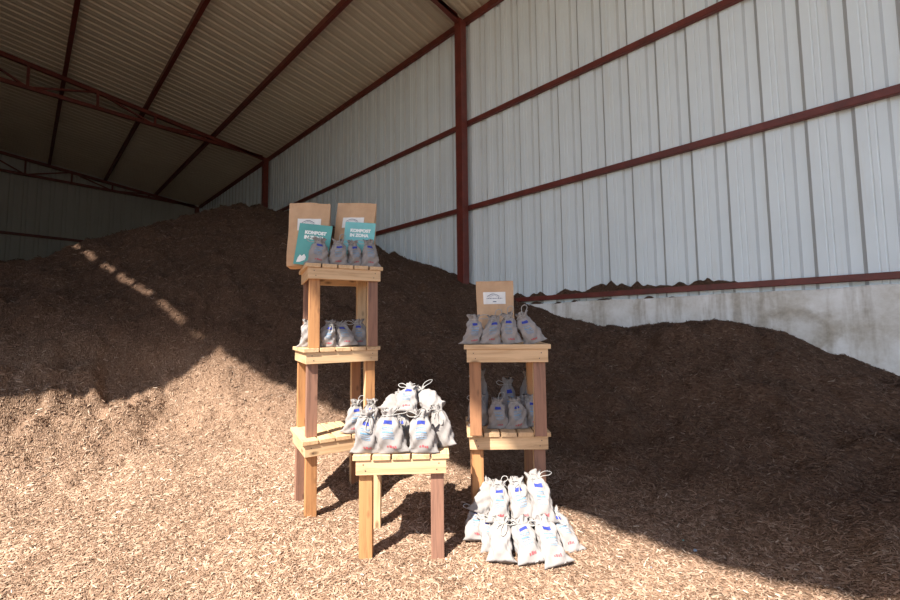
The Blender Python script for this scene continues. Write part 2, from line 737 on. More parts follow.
# the sheet's grooves as seen inside are the ribs standing outwards
w = ribbed('wall_right', profile(Y0 - 1, Y3), lambda s, d: (WX + d, s, CT - .12), lambda s, d: (WX + d, s, EAVE + .02), [M['sheet']], flank_shade=M['flank_shade'])
struct(w, 'white ribbed sheet metal wall on the right')
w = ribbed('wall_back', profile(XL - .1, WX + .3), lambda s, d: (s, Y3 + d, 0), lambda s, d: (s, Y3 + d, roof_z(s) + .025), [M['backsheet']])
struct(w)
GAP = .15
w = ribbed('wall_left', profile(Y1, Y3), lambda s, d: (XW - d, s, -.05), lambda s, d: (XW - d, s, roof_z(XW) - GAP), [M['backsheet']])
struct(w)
w = ribbed('ceiling', profile(Y0 - .6, Y3 + .2, .21, .045, .018, .03), lambda s, d: (WX + .15, s, roof_z(WX + .15) + d), lambda s, d: (XL, s, roof_z(XL) + d), [M['roof']])
struct(w, 'ribbed zinc sheet roof seen from below')

# concrete upstand with a slightly ragged top
bm = bmesh.new()
ys = np.arange(Y0 - 1, Y3, .06)
prev = None
for i, y in enumerate(ys):
    dz = float(fbm(np.array([y * 3.0]), np.array([2.2]), 1, 3)[0]) * .018
    ring = [bm.verts.new(c) for c in ((WX - .08, y, -.05), (WX - .08, y, CT - .012 + dz), (WX - .065, y, CT + dz), (WX + .07, y, CT + dz), (WX + .07, y, -.05))]
    if prev:
        for k in range(4):
            bm.faces.new((prev[k], prev[k + 1], ring[k + 1], ring[k]))
    prev = ring
o = link('wall_base', bm_mesh(bm, 'wall_base'), [M['concrete']])
struct(o, 'stained concrete upstand below the metal sheeting')


def member(name, a, b, w_, h_, label=None):
    bm = bmesh.new()
    beam_bm(bm, a, b, w_, h_)
    o = link(name, bm_mesh(bm, name, .004), [M['steel']])
    return o


# rails along the right wall
n = 0
for z, hh in ((EYE + .394, .062), (EYE + 1.96, .075), (EYE + 3.40, .075), (EAVE - .07, .11)):
    n += 1
    struct(member('trim_%d' % n, (WX - .035, Y0 - 1, z), (WX - .035, Y3 - .05, z), .06, hh))
# back wall rail
for z in (EYE + 3.2, EYE + 1.6):
    n += 1
    struct(member('trim_%d' % n, (XL, Y3 - .05, z), (WX - .1, Y3 - .05, z), .06, .09))
# purlins
for x in (3.43, 1.90, .43, -1.07, -2.55):
    n += 1
    z = roof_z(x) - .065
    struct(member('trim_%d' % n, (x, Y0 - .5, z), (x, Y3, z), .07, .12))
# unseen blocks added to break the light slit over the left wall into dashes
bm = bmesh.new()
y = Y1 + .1
while y < Y3:
    zt = roof_z(XW)
    box_bm(bm, (XW - .05, y, zt - GAP - .01), (XW + .05, y + .12, zt))
    y += .40
n += 1
struct(link('trim_%d' % n, bm_mesh(bm, 'slit_blockers'), [M['steel']]))  # added unseen blocks, only numbered along with the trims

# columns
for i, y in enumerate((Y0, Y1, Y2, Y3 - .2)):
    bm = bmesh.new()
    box_bm(bm, (WX - .225, y - .07, -.1), (WX - .082, y + .07, EAVE - .12))
    o = link('column', bm_mesh(bm, 'column', .005), [M['steel']])
    struct(o)
for i, y in enumerate((Y0, Y1, Y2, Y3 - .2)):
    bm = bmesh.new()
    box_bm(bm, (XL + .08, y - .07, -.1), (XL + .24, y + .07, roof_z(XL) - .14))
    struct(link('column', bm_mesh(bm, 'column', .005), [M['steel']]))

# trusses
TR_L = {Y0: 'nearest', Y1: 'near', Y2: 'middle', Y3 - .2: 'far'}
for y in (Y0, Y1, Y2, Y3 - .2):
    root = empty('roof_truss', (WX, y, EAVE))
    root['kind'] = 'structure'
    zb = EAVE - .09

    def seg(nm, a, b, w_, h_):
        bm = bmesh.new()
        off = Vector((WX, y, EAVE))
        beam_bm(bm, Vector(a) - off, Vector(b) - off, w_, h_)
        o = link(nm, bm_mesh(bm, nm), [M['steel']], root)
        return o
    top = lambda x: Vector((x, y, roof_z(x) - .16))
    bot = lambda x: Vector((x, y, zb))
    seg('top_chord', top(WX - .12), top(XL + .1), .07, .09)
    seg('bottom_chord', bot(WX - .25), bot(XL + .1), .07, .08)
    vx = [4.16, 3.2, 2.1, 1.0, -.12, -1.3, -2.5]
    for k, x in enumerate(vx):
        if x < 4.5:
            seg('web_post', bot(x), top(x), .05, .05)
    for k in range(len(vx) - 1):
        a, b = vx[k], vx[k + 1]
        if k % 2 == 0:
            seg('web_brace', bot(a), top(b), .04, .04) if k in (0,) else seg('web_brace', bot(a), top(b), .04, .04)
        else:
            seg('web_brace', top(a), bot(b), .04, .04)

# compost spilled onto the ledge and rail
ysp = np.arange(.45, 3.75, .02)
bm = bmesh.new()
pk = []
for px, hgt, wd in ((517, .07, .10), (533, .05, .06), (540, .07, .08), (565, .085, .10), (575, .05, .12), (600, .10, .20), (611, .14, .07), (622, .08, .12), (638, .10, .06), (648, .06, .1), (665, .035, .12), (680, .05, .10), (700, .06, .10), (709, .075, .05), (720, .05, .10)):
    q = on_plane_x(px, 285, WX - .03)
    pk.append((q[1], hgt * 1.1, wd))
zr = EYE + .425
prev = prev2 = None
for y in ysp:
    h = max([a * max(0, 1 - abs(y - c) / (1.9 * wd)) ** 1.25 for c, a, wd in pk] + [0])
    if h > .004:
        h += float(fbm(np.array([y]), np.array([.3]), 14, 3)[0]) * .03
    h = max(h, -.005)
    ring = [bm.verts.new(c) for c in ((WX - .058, y, zr - .012), (WX - .052, y, zr - .008 + h * .5), (WX - .034, y, zr - .008 + h * .95), (WX - .004, y, zr - .006 + h * 1.05), (WX - .003, y, zr - .012))]
    h2 = max(-.01, .055 * math.sin(y * 17 + 2 * math.sin(y * 5)) - .02 + .03 * float(fbm(np.array([y]), np.array([4.3]), 9, 2)[0]))
    h2 *= min(1, max(0, (y - .9) / .7))
    ring2 = [bm.verts.new(c) for c in ((WX - .074, y, CT - .014), (WX - .070, y, CT - .012 + h2 * .6), (WX - .045, y, CT - .010 + h2), (WX - .004, y, CT - .010 + h2), (WX - .003, y, CT - .014))]
    if prev:
        for k in range(4):
            bm.faces.new((prev[k], prev[k + 1], ring[k + 1], ring[k]))
            bm.faces.new((prev2[k], prev2[k + 1], ring2[k + 1], ring2[k]))
    prev, prev2 = ring, ring2
o = link('spilled_compost', bm_mesh(bm, 'spilled_compost'), [M['heap']])
tag(o, 'small dark drifts of compost lying on the lowest red wall rail', 'compost', kind='stuff')

# ------------------------------------------------------------------ stools


def stool(loc, rz, H, label, legs=('brown_z', 'brown_z', 'brown_z', 'brown_z'), solid_front=False, w=.45, d=.40, sink=.0):
    root = empty('wooden_stool', loc, rz)
    tag(root, label, 'stool', 'slatted wooden stools')
    T, AH, AT = .024, .068, .020
    bm = bmesh.new()
    npl = 5
    gap = .009
    if not solid_front:
        pw = (w - gap * (npl - 1)) / npl
        for i in range(npl):
            x0 = -w / 2 + i * (pw + gap)
            j = random.uniform(-.002, .002)
            box_bm(bm, (x0, -d / 2 + j, H - T), (x0 + pw, d / 2 + j, H + random.uniform(-.001, 0)))
        mt = M['pine_y']
    else:
        pw = (d - gap * (npl - 1)) / npl
        for i in range(npl):
            y0 = -d / 2 + i * (pw + gap)
            box_bm(bm, (-w / 2, y0, H - T), (w / 2, y0 + pw, H))
        mt = M['pine_x']
    link('slatted_top', bm_mesh(bm, 'slatted_top', .0015), [mt], root)
    ins = .014
    xo, yo = w / 2 - ins, d / 2 - ins * .6
    zt = H - T - .0005
    for nm, lo, hi, mat in (('apron', (-xo, -yo, zt - AH), (xo, -yo + AT, zt), 'pine_x'), ('apron', (-xo, yo - AT, zt - AH), (xo, yo, zt), 'pine_x'),
                            ('apron', (-xo, -yo + AT + .0005, zt - AH), (-xo + .011, yo - AT - .0005, zt), 'pine_y'),
                            ('apron', (xo - .011, -yo + AT + .0005, zt - AH), (xo, yo - AT - .0005, zt), 'pine_y')):
        bm = bmesh.new()
        box_bm(bm, lo, hi)
        me = bm_mesh(bm, nm, .0015)
        o = link(nm, me, [M[mat]], root)
        if mat == 'pine_x':
            for sx in (-1, 1):
                for zz in (.02, .048):
                    bm = bmesh.new()
                    s = .0025
                    cx = sx * (xo - .035 - .01 * (zz > .03))
                    yy = lo[1] if lo[1] < 0 else hi[1]
                    box_bm(bm, (cx - s, yy - .0012, zt - zz - s), (cx + s, yy + .0012, zt - zz + s))
                    link('nail_head', bm_mesh(bm, 'nail_head'), [M['nail']], o)
    lw, ld = .062, .045
    k = 0
    for sy in (-1, 1):
        for sx in (-1, 1):
            bm = bmesh.new()
            cx = sx * (xo - .012 - lw / 2)
            cy = sy * (yo - AT - .001 - ld / 2)
            tilt = random.uniform(-.003, .003)
            fs = box_bm(bm, (cx - lw / 2, cy - ld / 2, -sink), (cx + lw / 2, cy + ld / 2, zt))
            me = bm_mesh(bm, 'leg', .002)
            mats = [M[legs[k]]]
            if k in (1, 3) and legs[k] != 'pine_z':      # pale left flank: sawn wood, with sunlight put into the colour
                mats.append(M['pine_z'])
            o = link('leg', me, mats, root)
            if len(mats) > 1:
                for p_ in me.polygons:
                    if p_.normal.x < -.9:
                        p_.material_index = 1
            k += 1
    return root


VIEW = -YAW                     # rz that makes local +y point away from the viewer
TB, TM, TT = .458, .976, 1.48   # shelf heights of the left tower
S1 = .50
RL, RTOP = .522, .998


def stool_at(corner_px, t, rot, H, zbase, label, **kw):
    """front-left top corner seen at corner_px, t ahead"""
    w, d = kw.get('w', .45), kw.get('d', .40)
    c = P(corner_px, t, zbase)
    a = VIEW + rot
    v = Matrix.Rotation(a, 3, 'Z') @ Vector((w / 2, d / 2, 0))
    return stool(c + v, a, H, label, **kw)


tb = stool_at(304.2, 2.29, R(31), TB, 0, 'lowest stool of the three-high left tower, its sunlit slatted top bare', legs=('orange_z', 'brown_z', 'red_z', 'brown_z'), sink=.06, w=.468)
tm = stool_at(304, 2.335, R(30), TM - TB, TB, 'middle stool of the three-high left tower, its legs on a bare stool', legs=('red_z', 'orange_z', 'orange_z', 'brown_z'), w=.468)
tt = stool_at(304.8, 2.33, R(26), TT - TM, TM, 'topmost stool of the left tower, with two kraft sacks on it', legs=('orange_z', 'red_z', 'red_z', 'pine_z'), w=.468)
s1 = stool_at(353, 1.90, R(2.5), S1, 0, 'single low stool in the middle front, piled with white cloth bags', legs=('orange_z', 'red_z', 'pine_z', 'orange_z'), sink=.05)
rl = stool_at(465.5, 2.20, R(-1), RL, 0, 'lower stool of the right tower, behind the bags lying on the ground', legs=('orange_z', 'red_z', 'brown_z', 'brown_z'), sink=.06)
rt = stool_at(463.3, 2.11, R(-4), RTOP - RL, RL, 'upper stool of the right tower, with one kraft sack on it', legs=('brown_z', 'red_z', 'brown_z', 'orange_z'), solid_front=True)

# ------------------------------------------------------------------ cloth bags
BAGC = {}


def bag_surface(w, h, d, kind, seed):
    r = random.Random(seed)
    ph = [r.uniform(0, 6.28) for _ in range(8)]
    lean = r.uniform(-.04, .04)

    def S(th, v):
        # v: 0 bottom .. .86 neck .. 1 frill
        if v < .86:
            q = v / .86
            if kind == 'long':
                a = .5 * w * (1.0 - .10 * math.sin(math.pi * q) ** 1 - .30 * max(0, (q - .72) / .28) ** 1.6 - .20 * max(0, (q - .9) / .1) ** 2)
                b = .5 * d * max(.10, math.sin(math.pi * min(1, .04 + q * .90)) ** .55) * (1 - .25 * max(0, (q - .8) / .2))
            else:
                a = .5 * w * (1.03 - .30 * q ** 1.1 - .34 * max(0, (q - .70) / .30) ** 1.8)
                b = .5 * d * (.62 + .5 * math.sin(math.pi * min(1, q * .9 + .05)) - .42 * max(0, (q - .55) / .45) ** 1.5)
            fr = 0
        else:
            q = (v - .86) / .14
            na = .5 * w * (.62 if kind == 'long' else .40)
            na = .5 * w * (.50 if kind == 'long' else .39)
            a = na * (1 + .45 * q)
            b = .5 * d * (.36 + .18 * q)
            fr = q
        c, s = math.cos(th), math.sin(th)
        ex_ = .75
        x = a * math.copysign(abs(c) ** ex_, c)
        y = b * math.copysign(abs(s) ** .85, s)
        gath = max(0, (v - .62) / .38)
        wr = .006 * gath * math.sin(th * 9 + ph[0]) * (1 if v < .86 else 1.0)
        wr += .0040 * math.sin(th * 3 + v * 9 + ph[1]) + .0032 * math.sin(th * 5 - v * 17 + ph[2]) + .0018 * math.sin(th * 11 + v * 23 + ph[3])
        x += wr * c
        y += wr * s
        # ears at the bottom corners
        if v < .16:
            e = (1 - v / .16) ** 1.5 * max(0, abs(c) - .5) * 2
            x += .018 * e * math.copysign(1, c)
            y *= 1 - .7 * e * .6
        z = v * h + (.006 * math.sin(th * 4 + ph[4]) * fr) + .004 * math.sin(x * 60 + ph[5]) * (v > .1) * (v < .8)
        x += lean * h * v * v + .006 * math.sin(v * 5 + ph[6])
        return Vector((x, y, z))
    return S


def tube(bm, pts_, r, seg=6, closed=False):
    n = len(pts_)
    rings = []
    for i, p in enumerate(pts_):
        a = pts_[(i - 1) % n] if (closed or i > 0) else p
        b = pts_[(i + 1) % n] if (closed or i < n - 1) else p
        d = (b - a).normalized()
        u = d.cross(Vector((.13, .2, .97)))
        if u.length < 1e-3:
            u = d.cross(Vector((1, 0, 0)))
        u.normalize()
        v = d.cross(u)
        rings.append([bm.verts.new(p + u * r * math.cos(k * 2 * math.pi / seg) + v * r * math.sin(k * 2 * math.pi / seg)) for k in range(seg)])
    for i in range(n if closed else n - 1):
        a, b = rings[i], rings[(i + 1) % n]
        for k in range(seg):
            bm.faces.new((a[k], a[(k + 1) % seg], b[(k + 1) % seg], b[k]))
    if not closed:
        bm.faces.new(rings[0])
        bm.faces.new(rings[-1][::-1])


def catmull(c, n=8, closed=False):
    out = []
    m = len(c)
    rngi = range(m if closed else m - 1)
    for i in rngi:
        p0 = c[(i - 1) % m] if closed or i > 0 else c[i]
        p1, p2 = c[i], c[(i + 1) % m]
        p3 = c[(i + 2) % m] if closed or i + 2 < m else p2
        for k in range(n):
            t = k / n
            out.append(.5 * ((2 * p1) + (p2 - p0) * t + (2 * p0 - 5 * p1 + 4 * p2 - p3) * t * t + (3 * p1 - p0 - 3 * p2 + p3) * t ** 3))
    if not closed:
        out.append(c[-1])
    return out


def bag_meshes(kind, w, h, d, cord, seed):
    key = (kind, w, h, d, cord, seed)
    if key in BAGC:
        return BAGC[key]
    S = bag_surface(w, h, d, kind, seed)
    NU, NV = 44, 30
    bm = bmesh.new()
    rows = []
    for j in range(NV + 1):
        v = j / NV
        rows.append([bm.verts.new(S(2 * math.pi * i / NU, v)) for i in range(NU)])
    for j in range(NV):
        for i in range(NU):
            bm.faces.new((rows[j][i], rows[j][(i + 1) % NU], rows[j + 1][(i + 1) % NU], rows[j + 1][i]))
    cb = bm.verts.new((0, 0, .003))
    for i in range(NU):
        bm.faces.new((rows[0][(i + 1) % NU], rows[0][i], cb))
    # mouth: cloth folds down into the neck
    inner = [bm.verts.new(S(2 * math.pi * i / NU, .88) * .9 + Vector((0, 0, .1 * h * .86))) for i in range(NU)]
    for i in range(NU):
        p = S(2 * math.pi * i / NU, .87)
        inner[i].co = Vector((p.x * .75, p.y * .6, p.z))
        bm.faces.new((rows[NV][i], rows[NV][(i + 1) % NU], inner[(i + 1) % NU], inner[i])) if False else None
    for i in range(NU):
        bm.faces.new((rows[NV][i], rows[NV][(i + 1) % NU], inner[(i + 1) % NU], inner[i]))
    ct_ = bm.verts.new((0, 0, .86 * h))
    for i in range(NU):
        bm.faces.new((inner[i], inner[(i + 1) % NU], ct_))
    body = bm_mesh(bm, 'cloth_body')

    def patch(bm, x0, x1, v0, v1, mi, nu=6, nv=3):
        g = []
        for j in range(nv + 1):
            row = []
            for i in range(nu + 1):
                f = x0 + (x1 - x0) * i / nu           # -1..1 across the front
                th = -math.pi / 2 + f * math.pi / 2 * .95
                v = v0 + (v1 - v0) * j / nv
                p = S(th, v)
                q = (S(th + .02, v) - p).cross(S(th, v + .01) - p)
                q.normalize()
                if q.y > 0:
                    q = -q
                row.append(bm.verts.new(p + q * .0018))
            g.append(row)
        for j in range(nv):
            for i in range(nu):
                fc = bm.faces.new((g[j][i], g[j][i + 1], g[j + 1][i + 1], g[j + 1][i]))
                fc.material_index = mi
    pr = bmesh.new()
    patch(pr, -.17, .21, .665, .745, 0)
    # ring of small stars on the emblem
    for k in range(8):
        a = k * math.pi / 4
        cx, cv_ = .02 + .10 * math.cos(a), .69 + .028 * math.sin(a)
        for f in ():
            pass
    emb = bm_mesh(pr, 'printed_emblem')
    tx = bmesh.new()
    r = random.Random(seed + 5)
    for (v0, hh, mi, xa, xb) in ((.575, .014, 0, -.24, .24), (.54, .018, 1, -.26, .22), (.47, .030, 0, -.22, .22), (.425, .016, 1, -.26, .26), (.37, .028, 1, -.20, .22), (.335, .012, 0, -.15, .2)):
        x = xa
        while x < xb:
            wd = r.choice((.03, .045, .06))
            patch(tx, x, min(x + wd, xb), v0, v0 + hh, mi, 2, 1)
            x += wd + .012
    txt = bm_mesh(tx, 'printed_text')
    rd = bmesh.new()
    for k in range(4):
        x = -.08 + k * .075
        patch(rd, x, x + .055, .135, .175 + .012 * (k % 2), 0, 2, 1)
    red = bm_mesh(rd, 'printed_mark')
    # cord: two turns in the neck and a loop
    cb_ = bmesh.new()
    for zz in (.845, .862):
        ring = [S(2 * math.pi * i / 24, zz) * 1.0 for i in range(24)]
        ring = [Vector((p.x * 1.03, p.y * 1.05 + (-.001 if p.y < 0 else .001), p.z)) for p in ring]
        tube(cb_, ring, .0022, 5, True)
    k0 = S(-math.pi / 2 + (.5 if cord != 'left' else -.5), .855)
    k0 = k0 + Vector((0, -.003, 0))
    V = Vector
    if cord == 'up':
        L = [k0, k0 + V((.012, -.004, .020)), k0 + V((.030, 0, .042)), k0 + V((.022, .004, .058)), k0 + V((.002, .004, .052)), k0 + V((-.006, 0, .022)), k0 + V((0, -.002, .0))]
        tails = [[k0, k0 + V((-.02, -.008, .010)), k0 + V((-.045, -.004, -.002))]]
    elif cord == 'right':
        L = [k0, k0 + V((.022, -.003, .020)), k0 + V((.052, 0, .026)), k0 + V((.075, .002, .016)), k0 + V((.060, .003, .006)), k0 + V((.028, -.002, .004)), k0]
        tails = [[k0, k0 + V((-.012, -.006, .018)), k0 + V((-.034, -.004, .024))]]
    elif cord == 'left':
        L = [k0, k0 + V((-.018, -.004, .014)), k0 + V((-.044, 0, .022)), k0 + V((-.056, 0, .010)), k0 + V((-.040, -.002, -.002)), k0 + V((-.016, -.004, -.002)), k0]
        tails = [[k0, k0 + V((.012, -.006, .018)), k0 + V((.030, -.003, .030))]]
    else:   # hanging down the front
        def fr_(f, v, o=.005):
            th = -math.pi / 2 + f * math.pi / 2
            p = S(th, v)
            return V((p.x, p.y - o, p.z))
        L = [k0, fr_(.28, .76), fr_(.34, .62), fr_(.20, .52), fr_(.02, .56), fr_(.02, .68), fr_(.12, .80), k0]
        tails = [[k0, k0 + V((-.016, -.006, .012)), k0 + V((-.040, -.002, .012))], [k0, fr_(-.1, .78), fr_(-.16, .70)]]
    tube(cb_, catmull(L, 7), .0021, 6)
    for t_ in tails:
        tube(cb_, catmull(t_, 6), .0021, 6)
    crd = bm_mesh(cb_, 'drawstring')
    BAGC[key] = (body, emb, txt, red, crd)
    return BAGC[key]


def bag(pos, label, kind='short', w=.115, h=.165, d=.062, cord='up', seed=1, tilt=0, lean=0, yaw=0, group=None, face=0, twist=0):
    """tilt: top to the right of the viewer (deg); lean: top away from the viewer"""
    body, emb, txt, red, crd = bag_meshes(kind, w, h, d, cord, seed)
    root = empty('cloth_bag', pos)
    rot = Matrix.Rotation(VIEW + R(yaw), 4, 'Z') @ Matrix.Rotation(R(-lean), 4, 'X') @ Matrix.Rotation(R(tilt), 4, 'Y') @ Matrix.Rotation(R(twist), 4, 'Z')
    root.rotation_euler = rot.to_euler()
    tag(root, label, 'bag', group)
    link('cloth_body', body, [M['canvas']], root, smooth=True)
    if face == 0:
        link('printed_emblem', emb, [M['blue']], root)
        link('printed_text', txt, [M['cyan'], M['pale']], root)
        link('printed_mark', red, [M['redp']], root)
    link('drawstring', crd, [M['cord']], root, smooth=True)
    return root


def sp(st, lx, ly, dz=.001):
    """a spot on a stool's top, in the stool's own axes"""
    H = {tb: TB, tm: TM, tt: TT, s1: S1, rl: RL, rt: RTOP}[st]
    v = Matrix.Rotation(st.rotation_euler.z, 3, 'Z') @ Vector((lx, ly, 0))
    return Vector((st.location.x + v.x, st.location.y + v.y, H + dz))


g = 'cloth bags on the topmost stool of the left tower'
bag(sp(tt, -.155, -.150), 'leftmost small cloth bag in front of the teal cards on the left tower', h=.160, w=.120, cord='left', seed=1, yaw=14, tilt=1, group=g)
bag(sp(tt, -.035, -.150), 'second small cloth bag from the left on top of the left tower', h=.160, w=.112, cord='up', seed=2, yaw=16, tilt=-3, group=g)
bag(sp(tt, .062, -.135), 'third small cloth bag from the left on top of the left tower', h=.165, w=.096, cord='left', seed=3, yaw=30, tilt=1, group=g)
bag(sp(tt, .160, -.150), 'rightmost small cloth bag on top of the left tower, cord flopped left', h=.175, w=.108, cord='left', seed=4, yaw=16, tilt=-2, group=g)

g = 'cloth bags on the middle shelf of the left tower'
bag(sp(tm, -.170, .0), 'cloth bag half hidden behind the left leg, middle shelf of the left tower', h=.170, w=.110, cord='up', seed=5, yaw=30, group=g, face=1)
bag(sp(tm, -.080, -.140), 'leftmost cloth bag between the front legs, middle shelf of left tower, cord hanging down', h=.165, w=.098, cord='hang', seed=6, yaw=20, tilt=2, lean=6, group=g)
bag(sp(tm, .028, -.140), 'centre cloth bag of the three between the front legs, middle shelf of left tower', h=.160, w=.115, cord='left', seed=7, yaw=14, tilt=-8, lean=14, group=g)
bag(sp(tm, .140, -.080), 'rightmost cloth bag on the left tower\'s middle shelf, against the right leg', h=.170, w=.112, cord='left', seed=8, yaw=-2, tilt=-4, group=g)

g = 'cloth bags piled on the single front stool'
bag(P(366, 1.945, S1 + .001), 'front left cloth bag on the single front stool, standing upright', h=.195, w=.118, cord='hang', seed=11, tilt=2, yaw=4, lean=4, group=g)
bag(P(391, 1.940, S1 + .001), 'wide cloth bag second from left in the front row of the single front stool', h=.200, w=.145, d=.07, cord='right', seed=12, tilt=-5, yaw=-4, lean=6, group=g)
bag(P(421, 1.940, S1 + .001), 'cloth bag third from left in the front row of the single front stool', h=.195, w=.132, d=.066, cord='left', seed=13, tilt=0, yaw=-4, lean=5, group=g)
bag(P(444, 2.03, S1 + .001), 'cloth bag leaning left at the right end of the single front stool', h=.205, w=.110, cord='hang', seed=14, tilt=-16, yaw=-20, lean=4, group=g, face=1)
bag(P(404, 2.06, S1 + .001), 'cloth bag squeezed behind the two centre front bags on the single stool', h=.170, w=.10, d=.05, cord='hang', seed=17, tilt=-8, yaw=-14, group=g)
bag(P(391, 2.13, S1 + .150), 'cloth bag slumped on its side at the left of the upper tier, single front stool', h=.135, w=.115, cord='up', seed=18, tilt=24, yaw=10, lean=48, group=g, face=1)
bag(P(403.5, 2.035, S1 + .165), 'cloth bag on top of the pile on the single front stool, its blue emblem showing', h=.165, w=.118, cord='left', seed=19, tilt=10, yaw=-2, lean=42, group=g)
bag(P(434, 2.07, S1 + .170), 'cloth bag lying sideways at the top right of the single stool\'s pile, big cord loop', h=.170, w=.115, cord='right', seed=20, tilt=-46, yaw=-18, lean=42, group=g, face=1)
bag(P(352.5, 2.47, TB + .001), 'cloth bag at the right end of the lowest tower stool, cord up', h=.195, w=.110, cord='up', seed=15, tilt=8, yaw=16, lean=2)
bag(P(372, 2.52, TB + .001), 'cloth bag peeping out behind the front left pair, standing on the lowest tower stool', h=.190, w=.105, cord='hang', seed=16, tilt=2, yaw=4)

g = 'cloth bags on top of the right tower'
bag(P(472.5, 2.155, RTOP + .001), 'leftmost cloth bag on top of the right tower, before the kraft sack', h=.155, w=.098, cord='right', seed=21, yaw=4, tilt=2, group=g)
bag(P(490.5, 2.145, RTOP + .001), 'second cloth bag from the left on top of the right tower', h=.150, w=.100, cord='up', seed=22, yaw=2, tilt=3, group=g)
bag(P(511.5, 2.150, RTOP + .001), 'third cloth bag from the left on top of the right tower, leaning left', h=.165, w=.100, cord='up', seed=23, yaw=-8, tilt=-10, group=g)
bag(P(533, 2.145, RTOP + .001), 'rightmost cloth bag on top of the right tower, cord loop sticking up', h=.178, w=.104, cord='up', seed=24, yaw=-12, tilt=-19, group=g)

g = 'cloth bags on the lower shelf of the right tower'
bag(P(477.5, 2.36, RL + .001), 'cloth bag half hidden behind the front left leg on the right tower\'s lower shelf', h=.180, w=.120, cord='left', seed=31, yaw=18, group=g, face=1)
bag(P(495.5, 2.295, RL + .001), 'cloth bag just right of the front left leg on the right tower\'s lower shelf', h=.165, w=.108, cord='up', seed=32, yaw=2, tilt=0, group=g)
bag(P(514.5, 2.285, RL + .001), 'centre cloth bag in the front row of the right tower\'s lower shelf', h=.170, w=.108, cord='hang', seed=33, yaw=-2, tilt=-3, group=g)
bag(P(531.5, 2.325, RL + .001), 'cloth bag beside the front right leg on the right tower\'s lower shelf', h=.180, w=.110, cord='left', seed=34, yaw=-8, tilt=-4, group=g)
bag(P(478, 2.49, RL + .001), 'tall cloth bag in the back row behind the left leg, right tower\'s lower shelf', kind='short', h=.305, w=.120, d=.075, cord='left', seed=35, yaw=14, tilt=-2, group=g, face=1)
bag(P(506, 2.475, RL + .001), 'back row cloth bag seen between two front ones, right tower\'s lower shelf', h=.255, w=.100, d=.07, cord='left', seed=36, yaw=4, tilt=2, group=g)
bag(P(526, 2.475, RL + .001), 'tallest back row cloth bag near the right leg on the right tower\'s lower shelf', h=.300, w=.112, d=.07, cord='up', seed=37, yaw=-6, group=g)

g = 'cloth bags heaped on the ground before the right tower'
Lk = dict(kind='long', d=.060, group=g)
# lower row on the ground
bag(P(474, 2.07, .03), 'cloth bag at the far left of the lower row on the ground', h=.175, w=.112, cord='left', seed=41, lean=50, tilt=5, yaw=6, **Lk)
bag(P(488, 1.98, .02), 'cloth bag mostly hidden behind the front left one on the ground', h=.180, w=.098, cord='hang', seed=42, lean=52, tilt=0, yaw=8, **Lk)
bag(P(497, 1.885, .03), 'front left cloth bag on the ground with its cord loop lying on its face', h=.195, w=.110, cord='hang', seed=43, lean=50, tilt=-2, yaw=-10, face=1, **Lk)
bag(P(511, 1.985, .02), 'cloth bag wedged behind the front centre one on the ground', h=.175, w=.10, cord='left', seed=44, lean=50, tilt=3, yaw=2, face=1, **Lk)
bag(P(526.5, 1.87, .03), 'front centre cloth bag on the ground, blue emblem near its top', h=.200, w=.118, cord='left', seed=45, lean=50, tilt=-5, yaw=4, **Lk)
bag(P(553, 1.855, .03), 'frontmost cloth bag on the ground, at the right, blue emblem showing', h=.215, w=.112, cord='left', seed=46, lean=50, tilt=-11, yaw=4, **Lk)
bag(P(564.5, 1.95, .03), 'rightmost cloth bag of those lying on the ground, cord on its face', h=.215, w=.100, cord='hang', seed=47, lean=48, tilt=-15, yaw=-4, **Lk)
# upper row leaning on the tower's legs
bag(P(476, 2.14, .125), 'upper row cloth bag furthest left, tipped to the right, on the ground pile', h=.185, w=.100, cord='right', seed=48, lean=34, tilt=22, yaw=0, face=1, **Lk)
bag(P(494, 2.04, .120), 'upper row cloth bag second from left, leaning on the ground pile', h=.210, w=.105, cord='up', seed=49, lean=42, tilt=9, yaw=0, **Lk)
bag(P(519, 2.03, .120), 'upper row cloth bag third from left with cord hanging, on the ground pile', h=.225, w=.112, cord='hang', seed=50, lean=38, tilt=-3, yaw=0, **Lk)
bag(P(540, 2.01, .130), 'tallest cloth bag of the ground pile, upper right, cord loop to the right', h=.250, w=.112, cord='right', seed=51, lean=36, tilt=-7, yaw=0, **Lk)

# ------------------------------------------------------------------ kraft sacks


def text_mesh(body, size, name, bold=.0, extr=.0004):
    cu = bpy.data.curves.new(name, 'FONT')
    cu.body = body
    cu.size = size
    cu.offset = bold
    cu.extrude = extr
    cu.align_x = 'LEFT'
    cu.space_character = 1.0
    o = bpy.data.objects.new(name, cu)
    COL.objects.link(o)
    dg = bpy.context.evaluated_depsgraph_get()
    me = bpy.data.meshes.new_from_object(o.evaluated_get(dg))
    bpy.data.objects.remove(o)
    bpy.data.curves.remove(cu)
    me.name = name
    # stand the text up: x right, z up, facing -y
    me.transform(Matrix.Rotation(math.pi / 2, 4, 'X'))
    return me


